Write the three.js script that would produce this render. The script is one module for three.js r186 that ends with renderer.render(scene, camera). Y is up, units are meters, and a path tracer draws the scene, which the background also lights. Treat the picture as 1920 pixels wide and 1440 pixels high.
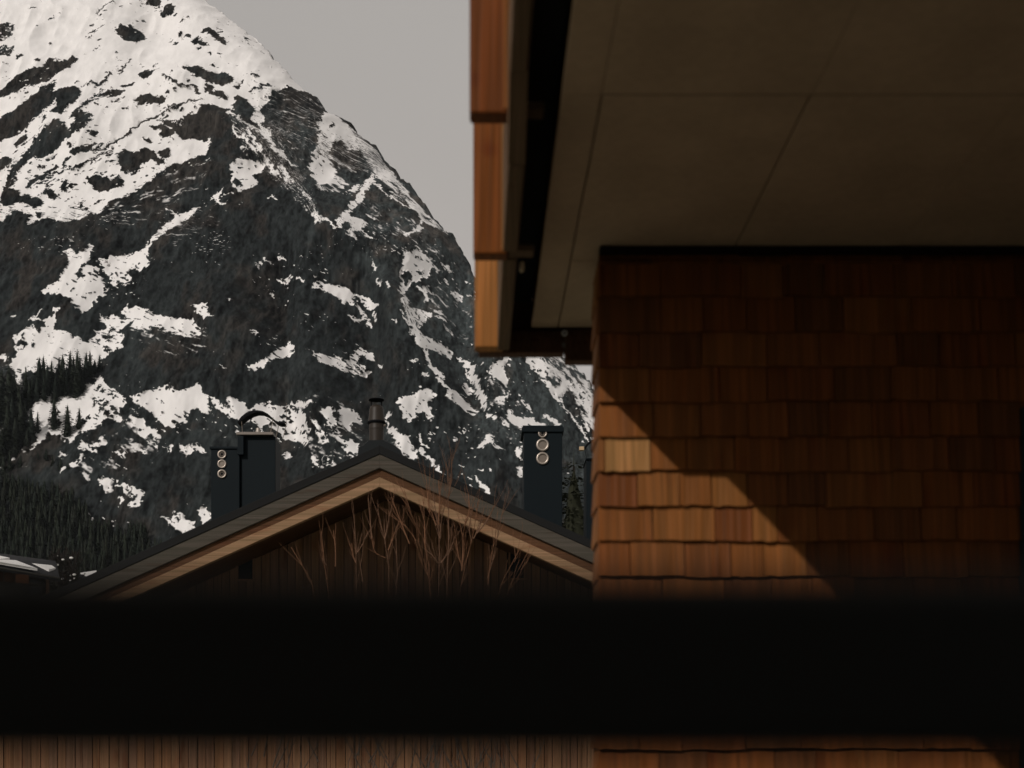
import * as THREE from 'three';
import { mergeGeometries } from 'three/addons/utils/BufferGeometryUtils.js';
import { RoundedBoxGeometry } from 'three/addons/geometries/RoundedBoxGeometry.js';

// ---------- camera, sky, sun, exposure ----------
const scene = new THREE.Scene();
const F = 2600, VX = 890, VY = 1440;                       // focal length and vanishing point, in units of a 1920 x 1440 sheet
const camera = new THREE.PerspectiveCamera(2 * Math.atan(720 / F) * 180 / Math.PI, 4 / 3, 0.1, 8000);
camera.setViewOffset(1920, 1440, 70, -720, 1920, 1440);    // a shifted lens: level camera, horizon at the foot of the frame
camera.position.set(0, 0, 0); camera.lookAt(0, 0, -1);
camera.focus = 70; camera.userData.fStop = 2.4;
const renderer = new THREE.WebGLRenderer();
renderer.toneMapping = THREE.LinearToneMapping; renderer.toneMappingExposure = 1;
renderer.shadowMap.enabled = true;
{
  const w = 1024, h = 512, d = new Float32Array(w * h * 4);
  for (let j = 0; j < h; j++) for (let i = 0; i < w; i++) {
    const el = Math.max(0, ((j + .5) / h - .5) * 180), t = Math.min(1, el / 45), o = (j * w + i) * 4;
    const a = i / w * 2 * Math.PI, ca = Math.cos(a), sa = Math.sin(a), v = 1 + .016 * Math.sin(3 * ca + 9 * el / 57 + 2 * Math.sin(5 * sa + el / 9)) + .010 * Math.sin(11 * sa + el / 4 + 3 * Math.sin(4 * ca - el / 7)); // a thin uneven veil
    d[o] = (.53 - .20 * t) * v; d[o + 1] = (.485 - .165 * t) * v; d[o + 2] = (.455 - .15 * t) * v; d[o + 3] = 1;
  }
  const sky = new THREE.DataTexture(d, w, h, THREE.RGBAFormat, THREE.FloatType);
  sky.mapping = THREE.EquirectangularReflectionMapping; sky.magFilter = THREE.LinearFilter; sky.needsUpdate = true;
  scene.background = sky; scene.environment = sky;
}
const SUN = new THREE.Vector3(-1, 1.06, 1.5).normalize();
const sun = new THREE.DirectionalLight(new THREE.Color().setRGB(1, .94, .88), 2.25);
sun.position.copy(SUN).multiplyScalar(60); sun.castShadow = true; sun.shadow.radius = 1;
sun.shadow.mapSize.set(4096, 4096);
Object.assign(sun.shadow.camera, { left: -40, right: 40, top: 40, bottom: -40, near: 1, far: 200 });
scene.add(sun); scene.add(sun.target);

// ---------- helpers ----------
let seed = 7;
const rnd = () => { seed = (seed + 0x6D2B79F5) | 0; let t = Math.imul(seed ^ seed >>> 15, 1 | seed); t = t + Math.imul(t ^ t >>> 7, 61 | t) ^ t; return ((t ^ t >>> 14) >>> 0) / 4294967296; };
const rr = (a, b) => a + (b - a) * rnd();
const clamp = (x, a = 0, b = 1) => Math.min(b, Math.max(a, x));
const smooth = (a, b, x) => { const t = clamp((x - a) / (b - a)); return t * t * (3 - 2 * t); };
const lerp = (a, b, t) => a + (b - a) * t;
const P = new Float32Array(65536); for (let i = 0; i < 65536; i++) P[i] = rnd();
const hash = (i, j, k) => P[(Math.imul(i, 1597) + Math.imul(j, 51749) + Math.imul(k, 7919)) & 65535];
function vn(x, y, k = 0) {                                   // value noise, -1..1
  const i = Math.floor(x), j = Math.floor(y); let u = x - i, v = y - j; u = u * u * (3 - 2 * u); v = v * v * (3 - 2 * v);
  const a = hash(i, j, k), b = hash(i + 1, j, k), c = hash(i, j + 1, k), d = hash(i + 1, j + 1, k);
  return 2 * (a + (b - a) * u + (c - a) * v + (a - b - c + d) * u * v) - 1;
}
const fbm = (x, y, n, k = 0) => { let s = 0, a = .5; for (let o = 0; o < n; o++) { s += a * vn(x, y, k + o); x *= 2.03; y *= 2.03; a *= .5; } return s; };
const used = {};
const numbered = n => { const c = used[n] = (used[n] ?? -1) + 1; return c ? `${n}_${String(c).padStart(3, '0')}` : n; };
function tag(o, label, category, group) { o.userData.label = label; o.userData.category = category; if (group) o.userData.group = group; return o; }
function structure(o, name) { o.name = numbered(name); o.userData.kind = 'structure'; scene.add(o); return o; }
function thing(name, label, category, [x, y, z], group) { const o = new THREE.Group(); o.name = numbered(name); o.position.set(x, y, z); scene.add(o); return tag(o, label, category, group); }
const world = new THREE.Vector3();
function part(name, geo, mat, parent, pos) {                  // geometry in world axes; pos: its place in the world
  const m = new THREE.Mesh(geo, mat); m.name = name; m.castShadow = m.receiveShadow = true;
  parent.updateWorldMatrix(true, false); parent.getWorldPosition(world);
  m.position.set(...(pos ?? [0, 0, 0])).sub(world);
  parent.add(m); return m;
}
const box = (x0, x1, y0, y1, z0, z1) => new THREE.BoxGeometry(x1 - x0, y1 - y0, z1 - z0).translate((x0 + x1) / 2, (y0 + y1) / 2, (z0 + z1) / 2);
const rbox = (x0, x1, y0, y1, z0, z1, r = .006) => new RoundedBoxGeometry(x1 - x0, y1 - y0, z1 - z0, 2, r).translate((x0 + x1) / 2, (y0 + y1) / 2, (z0 + z1) / 2);
const at = (px, py, d) => [(px - VX) / F * d, (VY - py) / F * d, -d];
function plain(geos) { return mergeGeometries(geos.map(g => { const n = g.index ? g.toNonIndexed() : g; for (const k of Object.keys(n.attributes)) if (!['position', 'normal', 'uv'].includes(k)) n.deleteAttribute(k); return n; })); }
function boxUV(g, s = 1) {                                    // uv in metres from position and normal
  const p = g.attributes.position, n = g.attributes.normal, uv = new Float32Array(p.count * 2);
  for (let i = 0; i < p.count; i++) {
    const ax = Math.abs(n.getX(i)), ay = Math.abs(n.getY(i)), az = Math.abs(n.getZ(i));
    const [u, v] = az >= ax && az >= ay ? [p.getX(i), p.getY(i)] : ax >= ay ? [p.getZ(i), p.getY(i)] : [p.getX(i), p.getZ(i)];
    uv[2 * i] = u * s; uv[2 * i + 1] = v * s;
  }
  g.setAttribute('uv', new THREE.BufferAttribute(uv, 2)); return g;
}
function texture(w, h, fn, srgb = true) {                     // fn(u, v) -> [r, g, b] in 0..1 (sRGB)
  const d = new Uint8Array(w * h * 4);
  for (let j = 0; j < h; j++) for (let i = 0; i < w; i++) { const c = fn(i / w, j / h), o = (j * w + i) * 4; for (let k = 0; k < 3; k++) d[o + k] = clamp(c[k]) * 255; d[o + 3] = 255; }
  const t = new THREE.DataTexture(d, w, h, THREE.RGBAFormat);
  t.wrapS = t.wrapT = THREE.RepeatWrapping; t.magFilter = THREE.LinearFilter; if (srgb) t.colorSpace = THREE.SRGBColorSpace; t.needsUpdate = true; return t;
}
const std = (c, rough, extra = {}) => new THREE.MeshPhysicalMaterial({ color: new THREE.Color().setRGB(...c), roughness: rough, specularIntensity: extra.metalness ? 1 : .22, ...extra });

// wood: grain runs along v; a tile is a square metre of surface
const tileN = (u, v, fu, fv, k) => { // periodic value noise
  const x = u * fu, y = v * fv, i = Math.floor(x), j = Math.floor(y); let a = x - i, b = y - j; a = a * a * (3 - 2 * a); b = b * b * (3 - 2 * b);
  const H = (p, q) => hash(((p % fu) + fu) % fu, ((q % fv) + fv) % fv, k);
  return 2 * lerp(lerp(H(i, j), H(i + 1, j), a), lerp(H(i, j + 1), H(i + 1, j + 1), a), b) - 1;
};
const woodGrain = (k, much = 1) => texture(512, 512, (u, v) => {
  const w = u + .012 * tileN(u, v, 6, 3, k) ;
  const g = .5 * tileN(w, v, 90, 3, k + 1) + .35 * tileN(w, v, 200, 5, k + 2) + .3 * tileN(w, v, 34, 2, k + 3);
  const stain = tileN(u, v, 9, 7, k + 4) * .6 + tileN(u, v, 21, 15, k + 5) * .4;
  let s = .80 + .17 * g; const st = much * smooth(.25, .75, stain);
  let r = s, gg = s * (1 - .03 * g), b = s;
  r *= 1 - .22 * st; gg *= 1 - .42 * st; b *= 1 - .5 * st;
  return [r, gg, b];
});
const woodBump = k => texture(512, 512, (u, v) => { const w = u + .012 * tileN(u, v, 6, 3, k); const g = .5 + .3 * tileN(w, v, 90, 3, k + 1) + .2 * tileN(w, v, 200, 5, k + 2); return [g, g, g]; }, false);
const GRAIN = [woodGrain(20), woodGrain(40), woodGrain(60, .25), woodGrain(160, .5)], GBUMP = woodBump(20);
const wood = (c, rough = .75, g = 0, spec = .22) => std(c, rough, { map: GRAIN[g], bumpMap: GBUMP, bumpScale: .0025, specularIntensity: spec });

// ---------- the mountain ----------
const D0 = 850, K = .85;
// right skyline, sheet coordinates (y rising)
const SKYLINE = [[-90, 250], [-50, 330], [0, 378], [40, 430], [78, 478], [120, 520], [165, 560], [190, 597], [215, 615], [226, 640], [265, 690], [300, 722], [350, 762], [400, 803], [445, 843], [490, 872], [520, 890], [560, 912], [600, 938], [635, 962], [655, 990], [664, 1030], [672, 1052], [695, 1078], [722, 1102], [738, 1118], [800, 1190], [900, 1330], [1000, 1520], [1190, 1800]];
const SPUR = [[150, 372], [195, 385], [215, 425], [260, 480], [330, 545], [400, 600], [480, 690], [560, 735], [640, 780], [740, 840], [850, 930], [1000, 1040], [1200, 1150]];
const along = (list, y) => { if (y <= list[0][0]) return list[0][1]; for (let i = 1; i < list.length; i++) if (y <= list[i][0]) { const [a, b] = [list[i - 1], list[i]]; return lerp(a[1], b[1], (y - a[0]) / (b[0] - a[0])); } return list.at(-1)[1]; };
const soft = (x, w) => x > 20 * w ? x : w * Math.log(1 + Math.exp(x / w));
function recede(px, py) {                                    // metres the face stands back behind its mean plane
  const e = along(SKYLINE, py) - px, s = px - along(SPUR, py);
  let r = 55 * Math.exp(-Math.max(0, e) / 26);
  r += soft(s, 14) * .36 * smooth(130, 320, py) * 1;
  r += 16 * (1 - Math.exp(-Math.pow(Math.max(0, Math.abs(s) - 0) / 60, 2))) * smooth(150, 260, py);
  // buttresses whose broad sides turn to the right
  const low = smooth(400, 560, py) * (1 - smooth(800, 900, py));
  for (const [a, b] of [[430, 567], [567, 728], [728, 900]]) { const m = b - 26, sway = (py - 600) * .08; r += low * .36 * (soft(px - a - sway, 5) - 1 * soft(px - m - sway, 5)) - low * .36 * (m - a) / 26 * (soft(px - m - sway, 5) - soft(px - b - sway, 5)) * 1; }
  r += 9 * (soft(px - 436, 4) - soft(px - 492, 4)) / 20 * Math.exp(-Math.pow((py - 330) / 40, 2));
  // gully folds on the lower face
  r += 18 * Math.exp(-Math.pow((px - (770 + (py - 560) * .62)) / 22, 2)) * smooth(440, 520, py);
  r -= 20 * Math.exp(-Math.pow((px - (480 + (py - 640) * .9)) / 60, 2)) * smooth(500, 640, py);
  r += 14 * Math.exp(-Math.pow((px - (230 - (py - 500) * .2)) / 50, 2)) * smooth(420, 520, py) * (1 - smooth(640, 760, py));
  r -= 22 * Math.exp(-Math.pow((px - 150) / 90, 2) - Math.pow((py - 250) / 60, 2));
  r += 26 * Math.exp(-Math.pow((px - 290) / 50, 2) - Math.pow((py - 70) / 60, 2));
  r -= 15 * Math.exp(-Math.pow((px - 330) / 34, 2) - Math.pow((py - 150) / 30, 2));
  return r;
}
const faceDepth = (px, py) => { const q = (VY - py) / F; const r = recede(px, py); return (D0 + r) / (1 - K * q); };
const face = (px, py) => at(px, py, faceDepth(px, py));      // a spot on the mountain face, in metres
// chart of the face: metres across (X) and up (Y), seen square on
const CX0 = -640, CX1 = 150, CY0 = 50, CY1 = 1010, T = 2048;
const chartX = X => (X - CX0) / (CX1 - CX0) * T, chartY = Y => (CY1 - Y) / (CY1 - CY0) * T;

const snowField = new Float32Array(T * T), bareField = new Float32Array(T * T);
{
  const canvas = document.createElement('canvas'); canvas.width = canvas.height = T;
  const c = canvas.getContext('2d');
  c.fillStyle = '#000'; c.fillRect(0, 0, T, T);
  const path = pts => { c.beginPath(); for (let i = 0; i < pts.length; i += 2) { const [X, Y] = face(pts[i], pts[i + 1]); c[i ? 'lineTo' : 'moveTo'](chartX(X), chartY(Y)); } };
  const tone = l => { const v = Math.round(l * 255); return `rgb(${v},${v},${v})`; };
  const fill = (l, ...pts) => { path(pts); c.closePath(); c.fillStyle = tone(l); c.fill(); };
  const line = (l, w, ...pts) => { path(pts); c.strokeStyle = tone(l); c.lineWidth = w * 1.65; c.lineCap = c.lineJoin = 'round'; c.stroke(); };
  const dot = (l, r, ...pts) => { for (let i = 0; i < pts.length; i += 2) { const [X, Y] = face(pts[i], pts[i + 1]); c.beginPath(); c.ellipse(chartX(X), chartY(Y), r * 1.5, r * 1.2, -.5, 0, 7); c.fillStyle = tone(l); c.fill(); } };
  // broken ground first: part snow, part rock
  fill(.36, 430, 222, 490, 245, 560, 318, 610, 425, 575, 400, 520, 350, 455, 290);
  fill(.30, 508, 178, 560, 180, 612, 215, 600, 250, 583, 288, 555, 330, 520, 290, 480, 240);
  fill(.52, 585, 290, 625, 268, 640, 300, 655, 350, 640, 372, 600, 365);
  fill(.34, 612, 280, 690, 285, 710, 300, 712, 320, 690, 335, 650, 350, 628, 320);
  fill(.55, 640, 226, 720, 306, 790, 395, 845, 450, 800, 425, 740, 370, 700, 330, 680, 290);
  fill(.33, 790, 540, 880, 540, 888, 640, 860, 660, 800, 600);
  fill(.32, 660, 380, 760, 400, 800, 440, 850, 520, 800, 470, 720, 440, 680, 430);
  fill(.27, 860, 690, 980, 760, 1000, 860, 960, 890, 900, 830);
  fill(.34, 700, 790, 790, 850, 850, 900, 800, 890, 740, 850);
  fill(.3, 560, 760, 680, 770, 690, 880, 600, 890, 560, 840);
  fill(.33, 270, 590, 400, 610, 385, 670, 300, 670, 240, 640);
  fill(.34, 0, 690, 60, 690, 60, 880, 0, 900);
  fill(.3, 150, 780, 300, 800, 300, 870, 150, 900);
  fill(.55, 978, 660, 1040, 664, 1080, 690, 1140, 740, 1150, 850, 1090, 790, 1065, 730, 1040, 760, 1005, 705);
  fill(.3, 380, 395, 300, 450, 330, 470, 420, 420);
  fill(.29, 190, 400, 330, 330, 400, 300, 400, 340, 320, 400, 230, 440);
  // the upper snowfield
  fill(1, -320, -95, 420, -95, 400, -20, 450, 40, 500, 95, 560, 158, 604, 192, 575, 181, 540, 174, 514, 178, 508, 200, 484, 214, 455, 198, 435, 204, 470, 236, 430, 208, 398, 202, 378, 214, 345, 222, 342, 242, 322, 252, 300, 238, 305, 270, 330, 258, 352, 265, 372, 268, 394, 262, 395, 290, 350, 310, 320, 320, 290, 345, 240, 375, 200, 392, 195, 405, 150, 415, 120, 425, 80, 420, 60, 430, 30, 405, 8, 422, 8, 398, -5, 385, -320, 430);
  fill(.08, -60, 215, -60, 190, 0, 178, 20, 160, 45, 140, 85, 130, 95, 124, 104, 118, 122, 128, 140, 114, 152, 120, 140, 132, 118, 144, 100, 158, 62, 167, 40, 180, 8, 188);
  fill(.2, -30, 58, 0, 54, 20, 49, 33, 53, 30, 63, 18, 76, 8, 82, -30, 88);
  fill(.1, -20, 102, 0, 98, 11, 91, 20, 100, 33, 94, 29, 105, 20, 113, 4, 110, -20, 118);
  dot(.0, 6, 43, 113, 76, 122); dot(0, 3, 15, 125, 74, 58, 97, 87, 99, 43, 220, 107);
  fill(.1, -60, 262, 10, 230, 40, 212, 62, 190, 82, 180, 96, 162, 112, 160, 104, 174, 112, 188, 98, 206, 75, 226, 55, 241, 20, 262, -60, 300);
  fill(.05, 112, 177, 135, 172, 157, 175, 156, 190, 140, 206, 125, 219, 102, 220, 112, 200, 108, 186);
  fill(0, 78, 266, 105, 232, 122, 235, 132, 252, 128, 268, 106, 290, 90, 300, 60, 310, 37, 330, 36, 350, 22, 360, 45, 368, 62, 374, 42, 388, 15, 392, 6, 388, 12, 360, 30, 315, 56, 286);
  fill(0, 150, 225, 175, 221, 181, 231, 168, 245, 150, 253, 134, 270, 128, 264, 140, 240);
  fill(.05, 28, 274, 40, 259, 59, 255, 50, 270, 36, 280);
  fill(.1, 0, 300, 26, 302, 30, 312, 12, 322, 0, 330);
  line(0, 4, 382, 194, 345, 203, 310, 223, 270, 239, 240, 264, 205, 283, 180, 291);
  line(0, 3.5, 215, 287, 180, 305, 150, 320, 125, 328, 100, 338, 70, 350, 55, 361);
  line(0, 7, 110, 325, 92, 334, 62, 352); line(0, 4.5, 134, 304, 122, 319); line(0, 4, 108, 298, 92, 308);
  fill(0, 134, 294, 142, 283, 178, 281, 175, 291, 145, 300);
  fill(0, 168, 258, 178, 250, 190, 254, 184, 266, 172, 264); dot(0, 4, 181, 273, 137, 281, 86, 322, 192, 278);
  line(0, 3, 246, 119, 236, 135, 224, 146); line(0, 5, 212, 146, 200, 158, 190, 165, 172, 168); line(0, 3, 196, 172, 170, 196, 150, 214, 128, 230);
  line(0, 3, 190, 190, 160, 208, 140, 224); line(0, 6, 252, 162, 232, 166); line(0, 3, 300, 128, 292, 134);
  fill(0, 188, 184, 204, 175, 226, 172, 230, 182, 206, 189);
  fill(0, 262, 146, 275, 140, 294, 140, 290, 147, 268, 156);
  fill(0, 258, 194, 268, 182, 284, 190, 312, 190, 308, 201, 282, 202, 266, 207);
  fill(0, 140, 222, 158, 216, 172, 218, 158, 228, 145, 230);
  dot(0, 4, 186, 204, 225, 190, 236, 188, 215, 196, 160, 168, 147, 162, 232, 176, 60, 232, 88, 231);
  // the windscoop with its outcrop, and the crags under the top
  fill(.22, 221, 64, 232, 55, 246, 60, 262, 62, 275, 71, 276, 84, 262, 90, 240, 87, 228, 78);
  dot(.0, 4, 273, 48, 262, 50);
  fill(.05, 274, 13, 284, -2, 302, -2, 308, 10, 300, 22, 287, 15); fill(.05, 303, 36, 312, 20, 322, 15, 334, 20, 324, 37, 312, 39);
  fill(0, 326, 40, 334, 32, 338, 36, 328, 43); dot(0, 4, 355, 40, 345, 46, 228, 18, 192, 37, 200, 30);
  line(0, 2.5, 183, 35, 196, 20, 214, 12); line(0, 2.5, 166, 72, 178, 65); line(0, 2.5, 185, 62, 200, 54); line(0, 2.5, 92, 90, 98, 84); dot(0, 4, 178, 54, 188, 85, 175, 78, 183, 99);
  line(.2, 3, 60, 25, 72, 22);
  fill(0, 380, 63, 397, 57, 408, 66, 424, 80, 428, 91, 412, 82, 400, 73); dot(0, 4.5, 413, 58, 417, 64);
  fill(0, 362, 87, 371, 75, 385, 86, 397, 90, 384, 93, 370, 92); dot(0, 5, 325, 84, 331, 90, 340, 73, 356, 75, 350, 74);
  dot(0, 4, 378, 97, 397, 101, 400, 105, 418, 108); fill(0, 460, 76, 470, 78, 466, 84); line(.2, 2.5, 470, 80, 486, 87); dot(0, 3, 399, 132);
  fill(.06, 343, 134, 372, 132, 395, 142, 425, 142, 443, 153, 434, 165, 415, 168, 398, 163, 365, 150);
  fill(.06, 385, 163, 400, 170, 397, 180, 420, 181, 436, 190, 425, 195, 402, 188, 390, 181);
  line(0, 4, 462, 158, 448, 170); dot(0, 3, 478, 152, 484, 153, 453, 173); line(.1, 4, 476, 181, 494, 173, 508, 168);
  line(.25, 5, 310, 150, 340, 165, 365, 172, 380, 185); dot(.1, 4, 332, 174, 355, 160, 318, 182);
  fill(.0, 437, 203, 450, 192, 470, 198, 478, 210, 470, 224, 460, 236, 445, 224);
  // rocks in the lower edge of the snowfield
  fill(0, 226, 300, 242, 290, 260, 292, 285, 288, 300, 298, 312, 312, 305, 318, 292, 308, 270, 315, 262, 330, 246, 335, 232, 328, 228, 312);
  fill(0, 162, 340, 185, 335, 210, 342, 228, 335, 236, 350, 220, 362, 200, 368, 180, 362, 170, 350);
  fill(0, 84, 372, 92, 360, 108, 362, 118, 378, 108, 384, 96, 376); fill(0, 122, 354, 130, 350, 133, 372, 124, 366); dot(0, 4.5, 128, 352, 166, 398, 158, 392, 190, 385);
  fill(0, 70, 406, 92, 408, 86, 418, 74, 415); fill(.0, 20, 404, 50, 402, 68, 415, 60, 426, 30, 418);
  fill(0, 34, 375, 78, 378, 90, 395, 70, 398, 55, 390);
  fill(0, 286, 246, 305, 240, 304, 250, 292, 254); fill(0, 275, 268, 288, 265, 286, 274, 278, 276); fill(0, 300, 290, 318, 284, 326, 300, 312, 308);
  fill(0, 303, 232, 322, 236, 345, 240, 352, 226, 376, 216, 394, 222, 400, 262, 375, 266, 358, 262, 345, 252, 330, 250, 316, 246);
  // patches on the dark face
  fill(1, 480, 205, 498, 222, 502, 234, 485, 240, 474, 232); fill(1, 486, 238, 511, 252, 506, 265, 496, 264);
  for (const a of [[430, 214, 468, 240, 492, 252], [436, 242, 446, 258, 458, 266], [458, 255, 468, 275, 480, 284], [466, 245, 478, 266, 488, 284], [512, 282, 538, 305, 558, 321], [500, 306, 512, 322, 520, 336], [528, 322, 545, 345, 550, 352], [505, 268, 520, 285, 530, 290], [490, 275, 495, 290], [508, 372, 518, 380], [592, 405, 610, 418, 632, 434], [590, 408, 600, 420], [573, 368, 585, 382], [592, 420, 600, 424]]) line(1, 3.6, ...a);
  fill(.95, 446, 299, 470, 305, 490, 308, 500, 318, 490, 335, 480, 340, 485, 352, 465, 360, 450, 366, 438, 356, 435, 345, 440, 330, 437, 320);
  dot(0, 3, 480, 315); fill(0, 441, 344, 458, 346, 456, 356, 444, 355);
  fill(1, 428, 346, 421, 362, 404, 374, 408, 388, 430, 393, 416, 384, 422, 370);
  fill(1, 394, 394, 372, 402, 352, 420, 332, 434, 316, 440, 305, 452, 289, 464, 285, 476, 281, 492, 286, 505, 270, 512, 255, 508, 244, 512, 256, 526, 240, 546, 230, 536, 222, 545, 213, 530, 203, 520, 193, 505, 190, 495, 215, 492, 235, 488, 262, 477, 278, 467, 290, 453, 302, 440, 318, 424, 335, 414, 350, 404, 366, 399);
  line(1, 2.5, 316, 394, 326, 408, 334, 416);
  fill(1, 120, 475, 138, 466, 147, 482, 165, 476, 174, 462, 179, 480, 175, 490, 164, 500, 160, 508, 190, 510, 203, 528, 211, 552, 195, 560, 185, 570, 175, 588, 165, 596, 150, 586, 140, 574, 120, 562, 100, 556, 82, 552, 100, 540, 118, 528, 130, 510, 138, 502, 130, 490);
  fill(0, 142, 519, 160, 508, 160, 525, 148, 526); dot(0, 3, 119, 528, 147, 530, 162, 565, 180, 555, 143, 550, 200, 550, 138, 540, 197, 522, 203, 528); line(0, 5, 198, 520, 206, 540, 212, 552);
  fill(.95, 108, 582, 123, 586, 106, 612, 108, 622, 100, 630, 92, 612, 104, 598);
  fill(1, 240, 578, 250, 586, 262, 582, 285, 590, 310, 598, 345, 602, 366, 607, 382, 622, 379, 632, 360, 628, 350, 641, 335, 635, 320, 625, 300, 618, 280, 623, 265, 620, 255, 612, 240, 612, 236, 596);
  fill(1, 28, 636, 55, 620, 85, 605, 100, 600, 108, 622, 125, 632, 155, 642, 165, 650, 178, 640, 190, 626, 205, 618, 190, 592, 205, 596, 228, 606, 248, 614, 240, 622, 226, 628, 240, 642, 238, 655, 225, 662, 205, 675, 195, 692, 180, 690, 165, 700, 130, 700, 110, 702, 90, 700, 75, 705, 60, 700, 45, 715, 42, 730, 36, 705, 30, 682, 42, 668, 35, 652);
  fill(0, 107, 614, 116, 596, 130, 585, 145, 583, 165, 593, 182, 600, 191, 612, 186, 628, 176, 640, 172, 649, 162, 648, 150, 640, 135, 634, 118, 628);
  fill(0, 35, 647, 50, 642, 57, 650, 50, 660, 40, 655); dot(0, 3.5, 68, 652, 50, 634, 215, 625, 222, 624); fill(0, 198, 632, 218, 634, 226, 642, 205, 643); fill(0, 186, 640, 196, 640, 192, 650);
  fill(0, 198, 656, 212, 666, 205, 672, 196, 664); fill(0, 68, 605, 86, 608, 80, 632, 70, 620); fill(1, 62, 602, 84, 600, 80, 606, 66, 608); line(1, 3, 75, 598, 88, 590); line(1, 3, 6, 676, 16, 670, 18, 679, 8, 682); line(1, 4, 0, 677, 14, 675);
  line(1, 4, 30, 600, 34, 602); fill(1, 362, 575, 370, 578, 382, 574, 392, 575, 397, 590, 418, 608, 398, 596, 385, 602, 370, 592);
  fill(.95, 58, 775, 78, 745, 110, 738, 150, 725, 165, 738, 182, 706, 200, 718, 216, 733, 240, 750, 247, 763, 232, 768, 237, 790, 226, 800, 205, 796, 190, 803, 168, 815, 150, 820, 140, 836, 120, 836, 108, 820, 95, 815, 70, 845, 62, 852, 74, 828, 70, 808, 64, 790);
  dot(0, 3.5, 190, 730, 200, 738, 210, 742, 194, 760, 206, 768, 200, 776, 172, 780, 160, 790, 218, 772, 224, 778, 182, 754, 95, 795, 110, 800, 140, 805, 130, 830, 90, 832, 105, 842); fill(0, 168, 716, 188, 712, 186, 726, 174, 726);
  fill(0, 196, 800, 214, 790, 232, 800, 225, 812, 180, 826, 165, 822, 180, 806);
  fill(1, 185, 834, 205, 828, 213, 834, 205, 840, 190, 840); fill(.9, 150, 832, 168, 836, 190, 842, 188, 856, 170, 850, 158, 846); fill(.9, 112, 846, 128, 856, 124, 868, 118, 866, 118, 856); fill(1, 140, 872, 156, 862, 162, 858, 154, 876, 142, 877); fill(1, 119, 880, 130, 884, 124, 892);
  line(1, 3, 224, 852, 240, 862); line(1, 3, 8, 846, 4, 850); line(1, 3, 30, 864, 34, 866);
  fill(1, 252, 747, 270, 745, 295, 738, 318, 730, 335, 735, 350, 735, 372, 728, 382, 735, 396, 752, 401, 766, 395, 771, 408, 786, 390, 778, 376, 779, 374, 768, 362, 765, 356, 781, 350, 768, 345, 760, 352, 788, 336, 800, 336, 808, 318, 808, 305, 796, 290, 780, 275, 770, 262, 760);
  fill(1, 240, 780, 262, 788, 280, 800, 305, 820, 300, 824, 285, 816, 278, 826, 265, 818, 252, 802); line(1, 3, 254, 770, 262, 778);
  fill(1, 252, 830, 262, 838, 272, 848, 282, 856, 276, 858, 265, 850, 255, 842); fill(1, 280, 828, 295, 838, 300, 848, 288, 844); fill(1, 312, 836, 325, 838, 321, 854, 313, 850);
  fill(1, 338, 832, 352, 840, 370, 838, 380, 832, 388, 846, 397, 854, 380, 855, 370, 850, 356, 861, 346, 852);
  fill(1, 398, 748, 412, 752, 425, 764, 442, 782, 450, 798, 438, 792, 420, 775, 405, 762); fill(1, 430, 754, 440, 750, 462, 760, 478, 770, 470, 780, 478, 792, 455, 800, 440, 780);
  fill(1, 478, 768, 498, 764, 508, 770, 498, 754, 520, 768, 545, 768, 558, 772, 572, 785, 578, 800, 582, 815, 575, 818, 580, 836, 560, 830, 545, 825, 535, 832, 522, 815, 510, 802, 498, 815, 480, 795);
  fill(1, 546, 760, 558, 756, 574, 766, 588, 758, 590, 764, 576, 772, 556, 766); dot(0, 3, 542, 818, 552, 812, 566, 816, 540, 775);
  fill(1, 605, 776, 620, 768, 629, 778, 622, 786, 635, 795, 646, 800, 640, 810, 626, 806, 636, 820, 652, 836, 645, 837, 624, 815, 614, 805, 611, 790); fill(1, 637, 778, 650, 771, 665, 775, 675, 792, 665, 798, 655, 806, 653, 816, 646, 800, 637, 790);
  fill(1, 645, 842, 660, 828, 676, 838, 677, 852, 660, 862, 652, 852); fill(1, 582, 860, 598, 868, 604, 882, 592, 878); fill(1, 605, 864, 620, 857, 630, 868, 616, 876); fill(.9, 582, 790, 600, 800, 610, 820, 618, 832, 604, 830, 596, 812); line(1, 5, 538, 858, 546, 864);
  fill(1, 748, 754, 762, 742, 780, 738, 795, 728, 808, 730, 823, 746, 810, 750, 800, 752, 799, 765, 812, 770, 816, 784, 809, 794, 800, 782, 788, 780, 785, 790, 770, 790, 768, 796, 752, 786, 758, 775, 745, 760);
  fill(1, 722, 790, 740, 803, 760, 815, 772, 840, 781, 850, 774, 867, 765, 860, 752, 846, 744, 826, 730, 806); line(1, 4, 784, 822, 800, 838, 806, 844); line(1, 4, 790, 846, 800, 860, 812, 870); line(1, 5, 820, 880, 832, 890); line(1, 6, 728, 782, 732, 780);
  fill(1, 755, 500, 762, 485, 775, 478, 784, 469, 795, 482, 812, 495, 828, 513, 812, 506, 808, 517, 803, 526, 795, 527, 780, 536, 765, 546, 757, 551, 762, 566, 770, 580, 782, 582, 797, 589, 811, 598, 800, 608, 790, 613, 784, 622, 797, 636, 808, 641, 822, 646, 834, 656, 851, 667, 845, 681, 832, 669, 815, 660, 800, 664, 815, 690, 833, 710, 830, 719, 846, 736, 860, 745, 870, 755, 882, 763, 896, 781, 884, 783, 870, 776, 857, 760, 840, 746, 830, 731, 822, 715, 808, 690, 795, 665, 780, 640, 770, 618, 745, 589, 753, 590, 766, 606, 760, 586, 754, 565, 748, 547, 753, 540, 753, 520);
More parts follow.
